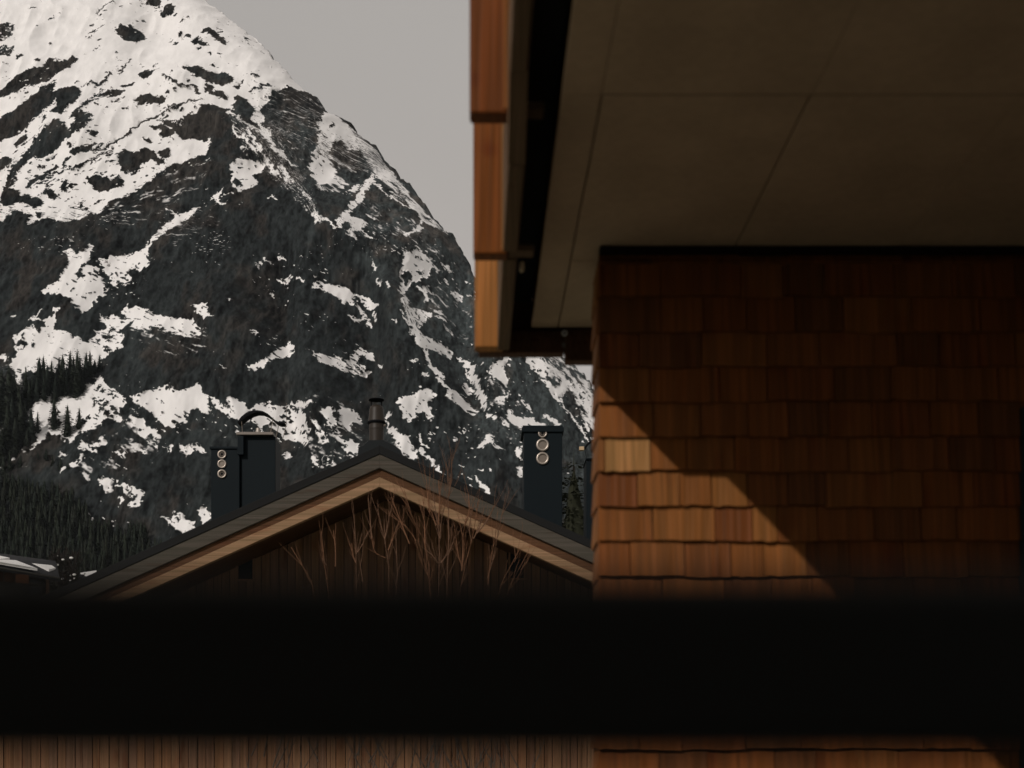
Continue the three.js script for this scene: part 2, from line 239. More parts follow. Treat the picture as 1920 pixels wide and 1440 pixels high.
  fill(0, 757, 520, 768, 512, 778, 524, 768, 534, 760, 540); dot(0, 3, 782, 504, 788, 490, 792, 512, 785, 514, 771, 581, 782, 606, 800, 625, 806, 648, 778, 636); fill(0, 758, 552, 782, 545, 790, 560, 782, 578, 768, 572);
  for (const a of [[786, 545, 800, 556], [800, 562, 806, 570], [832, 500, 846, 514], [806, 475, 818, 478], [820, 600, 835, 606], [815, 590, 828, 592], [700, 500, 708, 506], [708, 530, 716, 540], [728, 536, 734, 546], [690, 408, 704, 416], [765, 446, 780, 438], [778, 400, 790, 412, 792, 424, 788, 440], [735, 372, 756, 392, 776, 402], [706, 352, 722, 366, 735, 378], [860, 560, 866, 566], [850, 556, 862, 562]]) line(1, 4, ...a);
  fill(.9, 848, 555, 858, 552, 870, 565, 866, 570, 852, 562);
  fill(1, 855, 668, 870, 680, 885, 690, 897, 705, 891, 711, 902, 726, 913, 742, 916, 751, 906, 756, 916, 776, 929, 791, 925, 797, 914, 782, 904, 760, 894, 740, 884, 715, 873, 696, 860, 682);
  fill(1, 914, 700, 930, 685, 948, 668, 956, 672, 966, 686, 955, 680, 946, 696, 953, 724, 945, 729, 935, 720, 920, 711); fill(1, 868, 732, 876, 722, 886, 736, 884, 742, 870, 742);
  fill(1, 949, 772, 965, 785, 985, 788, 1005, 790, 1020, 800, 1032, 806, 1045, 808, 1040, 830, 990, 830, 975, 808, 962, 800); line(1, 4, 978, 758, 992, 772); line(1, 5, 1020, 786, 1035, 795, 1048, 806); dot(0, 4.5, 1008, 795); fill(.9, 932, 745, 956, 742, 948, 752, 940, 760);
  fill(1, 898, 838, 911, 826, 915, 814, 926, 822, 931, 831, 918, 832, 908, 847); line(1, 3, 922, 830, 938, 846); fill(1, 940, 790, 952, 800, 950, 802, 938, 795);
  fill(1, 886, 898, 905, 905, 922, 926, 910, 928, 894, 913); line(1, 4, 868, 806, 876, 812); line(1, 5, 966, 848, 980, 866); line(1, 5, 970, 880, 978, 900);
  fill(1, 581, 538, 600, 532, 620, 535, 645, 545, 665, 553, 690, 565, 705, 573, 714, 580, 700, 589, 690, 585, 682, 571, 670, 565, 660, 562, 667, 578, 645, 575, 630, 562, 615, 552, 592, 546); line(1, 4, 670, 575, 680, 590, 682, 598); dot(0, 2.5, 642, 572);
  for (const a of [[662, 598, 672, 608], [672, 600, 690, 606], [690, 612, 698, 618], [700, 596, 706, 600], [735, 604, 742, 608], [540, 530, 546, 538], [527, 528, 535, 540], [480, 503, 488, 512], [490, 502, 496, 506], [502, 496, 508, 500], [524, 490, 536, 494], [562, 525, 572, 536], [472, 628, 484, 634], [430, 568, 436, 570], [510, 560, 516, 566], [708, 688, 716, 694], [770, 680, 788, 686], [790, 698, 796, 706], [780, 460, 784, 464]]) line(1, 3.4, ...a);
  fill(1, 465, 690, 485, 683, 510, 678, 530, 664, 545, 650, 552, 659, 563, 663, 550, 673, 540, 678, 525, 680, 510, 688, 490, 695, 478, 706);
  fill(1, 575, 658, 590, 670, 610, 675, 628, 672, 654, 681, 660, 666, 667, 651, 682, 658, 700, 668, 704, 681, 685, 672, 672, 668, 672, 684, 686, 700, 697, 705, 686, 713, 672, 705, 660, 712, 658, 700, 640, 698, 620, 690, 602, 688);
  fill(1, 606, 228, 617, 209, 632, 224, 650, 238, 668, 260, 690, 283, 700, 288, 685, 291, 670, 283, 655, 283, 640, 268, 627, 272, 618, 285, 612, 300, 620, 310, 630, 335, 640, 352, 620, 350, 600, 356, 588, 340, 582, 320, 588, 295, 596, 266, 598, 246);
  fill(1, 712, 325, 722, 323, 740, 330, 745, 346, 730, 350, 714, 345, 705, 338); fill(.1, 622, 238, 632, 234, 626, 246, 618, 246); dot(0, 4, 602, 255, 610, 262, 594, 275, 600, 290, 590, 298);
  fill(1, 690, 340, 700, 332, 706, 345, 690, 362, 685, 376, 666, 396, 656, 406, 664, 416, 684, 420, 690, 425, 676, 432, 692, 446, 703, 456, 676, 437, 662, 444, 672, 460, 682, 464, 655, 451, 650, 440, 632, 435, 640, 415, 655, 395, 668, 374, 680, 358); fill(0, 640, 432, 655, 424, 660, 436, 650, 446);
  fill(.95, 656, 364, 672, 350, 680, 354, 668, 366);
  fill(1, 1010, 712, 1022, 718, 1036, 738, 1052, 754, 1055, 764, 1042, 758, 1028, 742); line(1, 4, 1055, 764, 1070, 785, 1088, 806, 1104, 828); fill(1, 1072, 712, 1092, 735, 1120, 760, 1125, 795, 1100, 775, 1082, 745); fill(1, 1090, 798, 1104, 797, 1102, 812); fill(1, 1048, 720, 1065, 715, 1072, 725, 1056, 728, 1050, 744, 1046, 736); fill(.9, 980, 664, 1010, 666, 1020, 690, 1030, 712, 1015, 708, 1000, 698, 990, 690);
  fill(1, 303, 970, 320, 973, 335, 966, 350, 972, 366, 985, 369, 992, 342, 1004, 332, 992, 320, 986); fill(1, 373, 960, 386, 957, 402, 965, 400, 978, 385, 986); dot(0, 3, 336, 978, 350, 976);
  fill(1, 188, 900, 205, 899, 216, 905, 212, 920, 204, 924, 194, 914); fill(1, 220, 906, 245, 911, 264, 918, 274, 930, 268, 942, 272, 955, 262, 959, 247, 955, 250, 940, 236, 928, 224, 920); fill(1, 219, 934, 233, 938, 229, 954); fill(1, 160, 892, 173, 895, 168, 908); dot(0, 4, 249, 926, 245, 940, 258, 938);
  fill(1, 538, 855, 548, 862, 542, 868, 534, 862);
  // read back, smooth a little, break the edges up
  const px = c.getImageData(0, 0, T, T).data, a = new Float32Array(T * T), b = new Float32Array(T * T);
  for (let i = 0; i < T * T; i++) a[i] = px[4 * i] / 255;
  const blur = (src, dst, r, sx, sy) => { const n = 2 * r + 1; for (let o = 0; o < T; o++) { let s = 0; for (let k = -r; k <= r; k++) s += src[o * sy + clamp(k, 0, T - 1) * sx]; for (let k = 0; k < T; k++) { dst[o * sy + k * sx] = s / n; s += src[o * sy + Math.min(T - 1, k + r + 1) * sx] - src[o * sy + Math.max(0, k - r) * sx]; } } };
  blur(a, b, 2, 1, T); blur(b, a, 2, T, 1); blur(a, b, 1, 1, T); blur(b, a, 1, T, 1); blur(a, b, 1, 1, T);
  const mx = (CX1 - CX0) / T, my = (CY1 - CY0) / T;
  for (let j = 0; j < T; j++) for (let i = 0; i < T; i++) {
    const X = CX0 + i * mx, Y = CY1 - j * my;
    // beds rise to the right on the left of the spur and fall to the right beyond it
    const D = D0 + K * Y, ax = X / D * F + VX, ay = VY - Y / D * F;
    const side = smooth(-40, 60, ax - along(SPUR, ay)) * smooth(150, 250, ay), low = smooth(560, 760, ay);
    const th = lerp(lerp(.52, -.55, smooth(380, 480, ay)), lerp(-.85, -.75, low), Math.max(side, low * .55)), cs = Math.cos(th), sn = Math.sin(th);
    const u = X * cs + Y * sn, v = -X * sn + Y * cs;
    const wx = i + 5 * vn(X / 8, Y / 8, 3) + 4.5 * vn(X / 3, Y / 3, 5) + 2.4 * vn(X / 1.3, Y / 1.3, 15), wy = j + 5 * vn(X / 8, Y / 8, 4) + 4.5 * vn(X / 3, Y / 3, 6) + 2.4 * vn(X / 1.3, Y / 1.3, 16);
    const ii = clamp(Math.round(wx), 0, T - 1), jj = clamp(Math.round(wy), 0, T - 1), o = j * T + i;
    const n = .52 * vn(u / 15, v / 5, 8) + .42 * vn(u / 7, v / 2.6, 9) + .34 * vn(u / 3.4, v / 1.5, 10) + .2 * vn(X / 1.4, Y / 1.4, 11);
    const base = b[jj * T + ii], spread = lerp(.55, .98, 1 - Math.abs(2 * base - 1));
    let f = base + .40 * n * spread - .015;
    // boulders and dwarf pines standing out of the snow, scraps of snow on the rock
    const d1 = .62 * vn(u / 4.6, v / 2.3, 17) + .38 * vn(u / 1.9, v / 1.2, 18) + .34 * vn(X / 26, Y / 26, 19), wide = b[clamp(jj + 9, 0, T - 1) * T + ii] + b[clamp(jj - 9, 0, T - 1) * T + ii] + b[jj * T + clamp(ii + 9, 0, T - 1)] + b[jj * T + clamp(ii - 9, 0, T - 1)];
    const amount = lerp(.02, .20, smooth(90, 230, ay)) + .10 * (1 - smooth(3.2, 3.98, wide));
    f -= 1.2 * smooth(.76 - amount, .90 - amount, d1) * smooth(.55, .8, base);
    const more = .10 * side + .06 * (1 - smooth(380, 520, ay));
    f += .9 * smooth(.82 - more, .92 - more, .62 * vn(u / 4, v / 2.2, 21) + .38 * vn(u / 1.8, v / 1, 22) + .4 * vn(X / 34, Y / 30, 23)) * (1 - smooth(.1, .4, base));
    snowField[o] = smooth(.38, .62, f);
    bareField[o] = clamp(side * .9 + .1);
  }
}
const mountainMap = (() => {
  const d = new Uint8Array(T * T * 4), mx = (CX1 - CX0) / T, my = (CY1 - CY0) / T;
  const enc = v => 255 * (v <= .0031308 ? 12.92 * v : 1.055 * Math.pow(v, 1 / 2.4) - .055);
  for (let j = 0; j < T; j++) for (let i = 0; i < T; i++) {
    const X = CX0 + i * mx, Y = CY1 - j * my, s = snowField[j * T + i], bare = bareField[j * T + i];
    const hi = smooth(420, 640, Y + 60 * vn(X / 60, Y / 60, 30));
    const m = .55 * vn(X / 2.3, Y / 5.5, 31) + .55 * vn(X / 1.1, Y / 2.2, 32) + .4 * vn(X / 9, Y / 16, 33) + .4 * vn(X / 30, Y / 45, 34);
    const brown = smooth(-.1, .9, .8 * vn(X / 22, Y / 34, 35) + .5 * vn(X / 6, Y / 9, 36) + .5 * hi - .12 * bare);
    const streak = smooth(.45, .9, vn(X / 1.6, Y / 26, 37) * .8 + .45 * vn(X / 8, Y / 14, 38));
    const rockTone = Math.max(.2, 1 + .85 * m + .55 * streak) * lerp(.95, 2.2, bare);  // rock tone: varied at random, lighter on the bare flank
    let r = lerp(.0150, .0235, brown) * rockTone, g = lerp(.0178, .0210, brown) * rockTone, b = lerp(.0180, .0186, brown) * rockTone;
    const w = .765 + .03 * vn(X / 9, Y / 9, 40) + .02 * vn(X / 2, Y / 5, 41), o = ((T - 1 - j) * T + i) * 4;
    d[o] = enc(lerp(r, w, s)); d[o + 1] = enc(lerp(g, w * .972, s)); d[o + 2] = enc(lerp(b, w * .957, s)); d[o + 3] = 255;
  }
  const t = new THREE.DataTexture(d, T, T, THREE.RGBAFormat); t.magFilter = THREE.LinearFilter; t.colorSpace = THREE.SRGBColorSpace; t.needsUpdate = true; return t;
})();
const snowAt = (X, Y) => snowField[clamp(Math.round(chartY(Y)), 0, T - 1) * T + clamp(Math.round(chartX(X)), 0, T - 1)];
{
  const NC = 620, NR = 640, BACK = 7, W = NC + BACK, pos = new Float32Array(W * NR * 3), uv = new Float32Array(W * NR * 2), idx = [];
  for (let r = 0; r < NR; r++) {
    const py = lerp(1190, -92, r / (NR - 1));
    const edge = along(SKYLINE, py) + 5 * vn(py / 14, 1, 50) + 3.2 * vn(py / 5, 2, 51) + 1.6 * vn(py / 2.2, 3, 52);
    for (let c = 0; c < W; c++) {
      const s = Math.min(1, c / (NC - 1)), px = lerp(-240, edge, s);
      let [X, Y, Z] = face(px, py);
      const sn = snowAt(X, Y);
      const rug = 7 * (1 - Math.abs(vn(X / 46, Y / 90, 60))) + 4.2 * (1 - Math.abs(vn(X / 17, Y / 34, 61))) + 3.2 * (1 - .75 * sn) * (1 - Math.abs(vn(X / 8.5, Y / 30, 66))) + (1 - .85 * sn) * (2.8 * vn(X / 7, Y / 13, 62) + 1.6 * vn(X / 3, Y / 5.5, 63)) + 1.0 * sn * vn(X / 14, Y / 14, 64);
      Z += rug + .9 * sn;
      if (c >= NC) { const k = c - NC + 1; X += 6 * Math.sin(k * .5); Z -= 14 * k * k * .6; Y -= 2.2 * k * k; }
      const o = r * W + c; pos.set([X, Y, Z], o * 3); uv.set([(X - CX0) / (CX1 - CX0), (Y - CY0) / (CY1 - CY0)], o * 2);
      if (r && c) idx.push(o - W - 1, o - W, o, o - W - 1, o, o - 1);
    }
  }
  const g = new THREE.BufferGeometry(); g.setAttribute('position', new THREE.BufferAttribute(pos, 3)); g.setAttribute('uv', new THREE.BufferAttribute(uv, 2)); g.setIndex(idx); g.computeVertexNormals();
  const m = new THREE.Mesh(g, new THREE.MeshPhysicalMaterial({ map: mountainMap, roughness: .95, specularIntensity: .12 })); m.receiveShadow = m.castShadow = true;
  structure(m, 'mountain');
}
// ---------- the valley floor ----------
const groundY = (x, d) => -6 + 101 * smooth(60, 960, d) + (d > 60 ? .8 * vn(x / 30, d / 30, 70) : 0);
{
  const g = new THREE.PlaneGeometry(6000, 6000, 150, 300).rotateX(-Math.PI / 2).translate(0, 0, -1200), p = g.attributes.position;
  for (let i = 0; i < p.count; i++) p.setY(i, groundY(p.getX(i), -p.getZ(i)));
  g.computeVertexNormals(); boxUV(g, 1 / 8);
  const t = texture(512, 512, (u, v) => { const n = .5 * tileN(u, v, 6, 6, 80) + .4 * tileN(u, v, 30, 30, 81) + .4 * tileN(u, v, 120, 120, 82); const sn = smooth(.16, .34, .6 * tileN(u, v, 5, 5, 83) + .4 * tileN(u, v, 17, 17, 84)); return [lerp(.29 + .09 * n, .87, sn), lerp(.34 + .09 * n, .88, sn), lerp(.22 + .07 * n, .88, sn)]; });
  const m = new THREE.Mesh(g, new THREE.MeshStandardMaterial({ map: t, roughness: 1 })); m.receiveShadow = true; structure(m, 'ground');
}

// ---------- spruces ----------
const needle = [std([.019, .025, .020], .9), std([.022, .027, .020], .9)], bark = std([.05, .038, .03], .95);
function crownGeometry(h, rMax, n, len, droop, core = .66) {              // sprays of needles through the volume of a ragged cone
  const pos = [], v = new THREE.Vector3(), e = new THREE.Vector3(), w = new THREE.Vector3(), whorl = h / 26;
  for (let i = 0; i < n; i++) {
    const t = 1 - Math.sqrt(rnd()) * .94, yl = h * lerp(.06, 1, t), a = rnd() * 6.283, lobe = .78 + .22 * Math.sin(a * 3 + Math.floor(yl / whorl) * 2.1) + .12 * Math.sin(a * 7 + yl * 1.3);
    const R = (rMax * Math.pow(1 - t, .74) + .1) * lobe, r = R * (1 - .75 * Math.pow(rnd(), 2.2));
    const y = yl - droop * r + .25 * whorl * Math.sin(yl / whorl * 6.283), L = len * rr(.5, 1.2) * (.45 + .55 * (1 - t)), W = L * rr(.22, .42);
    v.set(Math.cos(a) * r, y, Math.sin(a) * r); e.set(Math.cos(a), rr(-.75, .15), Math.sin(a)).normalize().multiplyScalar(L);
    w.set(-Math.sin(a) + rr(-.3, .3), rr(-.5, .5), Math.cos(a) + rr(-.3, .3)).normalize().multiplyScalar(W);
    const p = [[0, 0], [.45, 1], [1, 0], [.45, -1]].map(([f, g]) => [v.x + e.x * f + w.x * g, v.y + e.y * f + w.y * g - (g ? .1 * L : 0), v.z + e.z * f + w.z * g]);
    pos.push(...p[0], ...p[1], ...p[2], ...p[0], ...p[2], ...p[3]);
  }
  const ring = 9, shell = (t, k) => { const a = k / ring * 6.283, R = (rMax * Math.pow(1 - t, .74)) * core * (.8 + .35 * hash(k % ring, Math.round(t * 40), 99)); return [Math.cos(a) * R, h * lerp(.06, .97, t) - droop * R, Math.sin(a) * R]; };
  for (let l = 0; l < 16; l++) for (let k = 0; k < ring; k++) { const [a, b, c, d] = [shell(l / 16, k), shell(l / 16, k + 1), shell((l + 1) / 16, k + 1), shell((l + 1) / 16, k)]; pos.push(...a, ...c, ...b, ...a, ...d, ...c); }
  for (let k = 0; k < 3; k++) { const a = k * 2.1; pos.push(Math.cos(a) * .09, h * .9, Math.sin(a) * .09, Math.cos(a + 2.1) * .09, h * .9, Math.sin(a + 2.1) * .09, 0, h * 1.02, 0); }
  const g = new THREE.BufferGeometry(); g.setAttribute('position', new THREE.BufferAttribute(new Float32Array(pos), 3)); g.computeVertexNormals(); return g;
}
const trunkGeometry = h => new THREE.CylinderGeometry(.05, .018 * h, h * .97, 7).translate(0, h * .485, 0);
const farCrowns = [crownGeometry(26, 3.0, 620, 1.7, .4), crownGeometry(26, 2.5, 560, 1.6, .5), crownGeometry(26, 3.5, 700, 1.8, .35)];
const farTrunk = trunkGeometry(26);
function spruce(x, y, z, s, v, label, group, crown = farCrowns[v % 3], trunk = farTrunk) {
  const o = thing('spruce_tree', label, 'spruce', [x, y, z], group); o.scale.set(s * rr(1.3, 1.85), s * rr(.98, 1.08), s * 1.4); o.rotation.y = rr(0, 6);
  for (const [n, g, m] of [['trunk', trunk, bark], ['crown', crown, needle[v % 2]]]) { const k = new THREE.Mesh(g, m); k.name = n; k.castShadow = k.receiveShadow = true; o.add(k); }
  return o;
}
{
  const stand = [[5, 690, 790], [18, 684, 800], [28, 696, 780], [50, 689, 757], [62, 702, 760], [75, 666, 745], [83, 668, 742], [90, 682, 752], [98, 674, 735], [112, 670, 742], [119, 667, 745], [126, 690, 748], [133, 656, 735], [139, 664, 746], [146, 654, 752], [151, 668, 742], [163, 662, 726], [170, 658, 724], [179, 672, 716], [188, 665, 712], [155, 690, 745], [70, 705, 770], [56, 712, 775], [84, 700, 768], [105, 700, 762]];
  for (const [px, t, b] of stand) { const [x, y, z] = face(px, b + 3); spruce(x, y - 1, z + 2, (b - t + 4) / F * -z / 26, Math.floor(rnd() * 6), 'dark narrow spruce in the close stand below the left snow slope', 'spruces of the close stand on the snow slope'); }
  const single = [[103, 733, 813, 'slim spruce standing alone on bright snow, left of two neighbours'], [128, 757, 826, 'short spruce on the snow clearing between two taller spruces'], [150, 762, 812, 'bushy spruce at the right end of the three on the snow clearing'], [178, 745, 780, 'small spruce on the snow rib right of the clearing']];
  for (const [px, t, b, label] of single) { const [x, y, z] = face(px, b); spruce(x, y - 1, z + 2, (b - t) / F * -z / 26, 1, label); }
  const edge = [[60, 765, 850], [72, 772, 832], [40, 742, 850], [30, 780, 862], [15, 760, 860], [5, 800, 872], [52, 800, 862], [48, 748, 802], [83, 815, 838], [95, 816, 838], [88, 836, 878], [73, 845, 884], [100, 850, 892], [60, 852, 892], [40, 850, 895], [20, 842, 900], [8, 850, 905], [115, 855, 900], [128, 868, 905], [10, 720, 800], [36, 720, 800], [24, 740, 830]];
  for (const [px, t, b] of edge) { const [x, y, z] = face(px, b); spruce(x, y - 1, z + 2, (b - t) / F * -z / 26, Math.floor(rnd() * 6), 'dark spruce among the scattered trees left of the snow clearing', 'scattered spruces left of the clearing'); }
  // the wood at the foot of the slope reads as one mass
  const top = [[862, -60], [862, 0], [884, 60], [888, 100], [905, 150], [952, 178], [962, 260], [985, 290], [1012, 320], [1022, 420], [1020, 500]].map(([y, x]) => [x, y]);
  const N = 1500, wood = new THREE.InstancedMesh(farCrowns[0], needle[1], N), M = new THREE.Matrix4(), q = new THREE.Quaternion(), Y = new THREE.Vector3(0, 1, 0), col = new THREE.Color();
  for (let i = 0; i < N; i++) {
    const px = rr(-70, 470), lim = along(top, px), py = lim + 6 + 200 * Math.pow(rnd(), 1.05), h = rr(19, 31);
    let d = faceDepth(px, Math.min(py + 74, 1170)), x, y;
    const want = py + h / d * F;                                          // where the foot stands
    if (want < 1165) { d = faceDepth(px, want); [x, y] = at(px, want, d); } else { d = lerp(420, 880, rnd()); x = (px - VX) / F * d; y = groundY(x, d); }
    q.setFromAxisAngle(Y, rr(0, 6.28)); const s = h / 26, w = s * rr(1.1, 1.7);
    wood.setMatrixAt(i, M.compose(new THREE.Vector3(x, y - 1, -d), q, new THREE.Vector3(w, s, w)));
    const k = rr(.8, 1.2); wood.setColorAt(i, col.setRGB(k * rr(.92, 1.1), k, k * rr(.9, 1.08)));
  }
  wood.name = 'spruce_wood'; wood.userData.kind = 'stuff'; wood.userData.label = 'dark spruce wood at the foot of the mountain on the left'; wood.userData.category = 'wood'; wood.castShadow = wood.receiveShadow = true; scene.add(wood);
  const big = crownGeometry(26, 4.2, 12000, .66, .42, .5), olive = std([.022, .023, .014], .9);
  { const [x, , z] = at(1076, 0, 120); spruce(x, groundY(x, 120) - 2, z, 1.26, 3, 'tall olive green spruce between the right chimney and the shingled wall', undefined, big, farTrunk).children[1].material = olive; }
  { const [x, , z] = at(952, 0, 150); spruce(x, -4.4, z, 1.27, 3, 'spruce top showing above the roof slope left of the right chimney', undefined, big, farTrunk); }
}

// ---------- the far chalet ----------
const SZ = 25, S = F / SZ, AX = (712 - VX) / S, AY = (VY - 839) / S, SL = .446;   // gable front: apex across and up, roof slope
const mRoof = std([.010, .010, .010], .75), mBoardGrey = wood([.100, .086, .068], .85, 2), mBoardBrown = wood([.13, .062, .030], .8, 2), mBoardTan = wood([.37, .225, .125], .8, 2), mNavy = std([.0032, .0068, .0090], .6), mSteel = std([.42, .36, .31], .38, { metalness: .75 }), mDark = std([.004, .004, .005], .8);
const plankMats = [[.265, .138, .073], [.21, .11, .062], [.305, .164, .088], [.235, .13, .078], [.275, .137, .068]].map((c, i) => wood(c, .85, 2 + i % 2));
const chalet = thing('timber_chalet', 'dark timber chalet with a gable end of vertical boards and chimneys on its roof', 'house', [AX, -6, -27]);
{
  const slope = (y0, y1, xa, xb, z0, z1) => {                     // a board following one roof slope, y measured from the apex line
    const s = new THREE.Shape(), line = x => AY - SL * Math.abs(x - AX);
    s.moveTo(xa, line(xa) + y0); s.lineTo(xb, line(xb) + y0); s.lineTo(xb, line(xb) + y1); s.lineTo(xa, line(xa) + y1);
    return boxUV(new THREE.ExtrudeGeometry(s, { depth: z1 - z0, bevelEnabled: true, bevelSize: .008, bevelThickness: .008, bevelSegments: 1 }).translate(0, 0, z0), 1);
  };
  const swapUV = g => { const a = g.attributes.uv; for (let i = 0; i < a.count; i++) a.setXY(i, a.getY(i) - SL * 0 , a.getX(i) * .25); return g; };
  const L = AX - 9.9, R = AX + 9.4;
  const roof = part('roof', plain([slope(-.1, .0, L, AX, -38, -25.02), slope(-.1, 0, AX, R, -38, -25.02)]), mRoof, chalet);
  for (const [a, b] of [[L, AX - .004], [AX + .004, R]]) {
    part('roof_edge', slope(-.115, .025, a, b, -25.05, -24.98), mRoof, roof);
    part('verge_board', swapUV(slope(-.36, -.12, a, b, -25.1, -25.0)), mBoardGrey, roof);
    part('bargeboard', swapUV(slope(-.535, -.365, a, b, -25.17, -25.07)), mBoardBrown, roof);
    part('lower_bargeboard', swapUV(slope(-.70, -.54, a, b, -25.14, -25.02)), mBoardTan, roof);
    part('roof_underside', swapUV(slope(-.42, -.13, a, b, -37.9, -25.2)), mBoardBrown, roof);
  }
  // gable wall
  const wl = AX - 8.2, wr = AX + 8.2, top = x => AY - .44 - SL * Math.abs(x - AX);
  const back = new THREE.Shape(); back.moveTo(wl, -6); back.lineTo(wr, -6); back.lineTo(wr, top(wr)); back.lineTo(AX, top(AX)); back.lineTo(wl, top(wl));
  const wall = part('gable_wall', new THREE.ExtrudeGeometry(back, { depth: 9.7, bevelEnabled: false }).translate(0, 0, -37.3), mDark, chalet);
  const storey = part('lower_storey', box(wl - .4, wr + .4, -6, 1.605, -37.2, -25.975), mDark, chalet);  // projection added so the verge shadow falls shorter on these boards
  let i = 0;
  const vents = [[441, 472, 1026, 1083], [956, 986, 1026, 1081]].map(([a, b, t, u]) => { const k = 27.3 / F; return [(a - VX) * k, (b - VX) * k, (VY - t) * k, (VY - u) * k]; });
  for (let x = wl; x < wr - .05;) {
    const w = rr(.135, .185), x1 = Math.min(wr, x + w), z = -27.56 + (i % 2 ? .03 : .045) + rr(0, .012);
    const mid = (x + x1) / 2, hole = vents.find(v => mid > v[0] && mid < v[1]);
    const shape = (y0, t0, t1) => { const s = new THREE.Shape(); s.moveTo(x + .006, y0); s.lineTo(x1 - .006, y0); s.lineTo(x1 - .006, t1); s.lineTo(x + .006, t0); const g = boxUV(new THREE.ExtrudeGeometry(s, { depth: .028, bevelEnabled: false })); const a = g.attributes.uv, du = rnd(), dv = rnd(); for (let q = 0; q < a.count; q++) a.setXY(q, a.getX(q) * .8 + du, a.getY(q) * .3 + dv); return g.translate(0, 0, z); };
    const gs = hole ? [shape(1.62, hole[3], hole[3])].concat(top(x1) - .02 > hole[2] + .02 ? [shape(hole[2], top(x) - .01, top(x1) - .01)] : []) : [shape(1.62, top(x) - .01, top(x1) - .01)];
    part('plank', shape(-6, 1.6, 1.6).translate(0, 0, 1.6), plankMats[Math.floor(rnd() * 5)], storey);
    part('plank', gs.length > 1 ? plain(gs) : gs[0], plankMats[Math.floor(rnd() * 5)], wall);
    x = x1; i++;
  }
  for (const [a, b, t, u] of vents) {
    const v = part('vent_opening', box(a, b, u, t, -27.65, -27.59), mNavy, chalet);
    part('vent_frame', plain([box(a - .02, a + .015, u, t, -27.58, -27.49), box(b - .015, b + .02, u, t, -27.58, -27.49), box(a - .02, b + .02, u - .04, u, -27.58, -27.48)]), plankMats[2], v);
  }
  // chimneys: all stand on the roof a few metres behind the gable
  const CZ = 28.2, k = CZ / F, X = px => (px - VX) * k, Y = py => (VY - py) * k;
  const disc = (px, py, r, parent, solid) => {
    const ring = part('vent_ring', new THREE.TorusGeometry(r * k * .82, r * k * .2, 10, 28), mSteel, parent, [X(px), Y(py), -CZ + .385]);
    part('vent_disc', new THREE.CircleGeometry(r * k * .8, 24), solid ? mSteel2 : mDark, ring, [X(px), Y(py), -CZ + (solid ? .383 : .378)]);
    if (!solid) part('vent_pipe', new THREE.TorusGeometry(r * k * .4, r * k * .09, 8, 20), mSteel2, ring, [X(px), Y(py), -CZ + .382]);
  };
  const mSteel2 = std([.17, .14, .115], .5, { metalness: .6 });
  const c1 = part('chimney', rbox(X(402), X(455), 3.5, Y(850), -CZ - .3, -CZ + .37, .012), mNavy, chalet);
  part('chimney_top', rbox(X(399.5), X(454), Y(850), Y(845.5), -CZ - .33, -CZ + .40, .008), mNavy, c1);
  for (const y of [860, 877.5, 896]) disc(422.5, y, 8.2, c1, y === 877.5);
  const c2 = part('chimney', rbox(X(455.5), X(520.5), 3.5, Y(825), -CZ - .42, -CZ + .30, .012), mNavy, chalet);
  part('chimney_shoulder', rbox(X(451.5), X(463), Y(861), Y(826), -CZ - .42, -CZ + .41, .01), mNavy, c2);
  part('chimney_top', rbox(X(449.5), X(518), Y(824.5), Y(819), -CZ - .5, -CZ + .42, .01), std([.16, .135, .115], .5, { metalness: .4 }), c2);
  { // sheet metal arch over the flue, its stays and two flue cones
    const pts = [[447, 795], [454, 785], [464, 777], [474, 773.5], [484, 772.5], [494, 774], [504, 779], [512, 786], [519, 792], [526, 795], [536, 796]], sh = new THREE.Shape();
    pts.forEach(([a, b], n) => sh[n ? 'lineTo' : 'moveTo'](X(a), Y(b)));
    pts.slice().reverse().forEach(([a, b], n) => { const w = [2, 6.5, 6, 4.8, 3.6, 2.6, 1.8, 1.2, 1.4, 2.2, 1][10 - n]; sh.lineTo(X(a + (10 - n < 4 ? 2 : -.5)), Y(b + w)); });
    part('flue_cowl', new THREE.ExtrudeGeometry(sh, { depth: .3, bevelEnabled: false }).translate(0, 0, -CZ - .15), mDark, c2);
    const rod = (x0, y0, x1, y1, z, r = .007) => { const a = new THREE.Vector3(X(x0), Y(y0), z), b = new THREE.Vector3(X(x1), Y(y1), z); return new THREE.TubeGeometry(new THREE.LineCurve3(a, b), 1, r, 6); };
    part('cowl_stay', plain([rod(515, 788, 510, 819, -CZ + .22), rod(520, 793, 514, 819, -CZ - .2), rod(537, 793, 531, 821, -CZ), rod(537, 756, 537, 795, -CZ, .004), rod(456, 795, 458, 819, -CZ + .2)]), mSteel2, c2);
    for (const [a, w] of [[484, 6.5], [477, 5]]) part('flue_cone', new THREE.CylinderGeometry(w * .55 * k, w * k, 16 * k, 18), std([.35, .31, .27], .5, { metalness: .5 }), c2, [X(a), Y(811), -CZ - (a === 477 ? .25 : 0)]);
  }
  const c3 = part('chimney', rbox(X(981), X(1052), 3.4, Y(815), -CZ - .4, -CZ + .37, .012), mNavy, chalet);
  part('chimney_top', plain([rbox(X(977), X(1055), Y(819), Y(810), -CZ - .44, -CZ + .41, .012), rbox(X(979), X(1053), Y(810), Y(806.5), -CZ - .42, -CZ + .39, .008)]), mNavy, c3);
  disc(1015.5, 821, 8.3, c3, false); disc(1015.5, 842.5, 11.8, c3, true); disc(1015.5, 867.5, 11.8, c3, true);
  const c4 = part('chimney', rbox(X(1097), X(1168), 3.2, Y(870), -CZ - .4, -CZ + .37, .012), mNavy, chalet);
  part('chimney_top', rbox(X(1095.5), X(1170), Y(870), Y(867), -CZ - .44, -CZ + .41, .008), mNavy, c4);
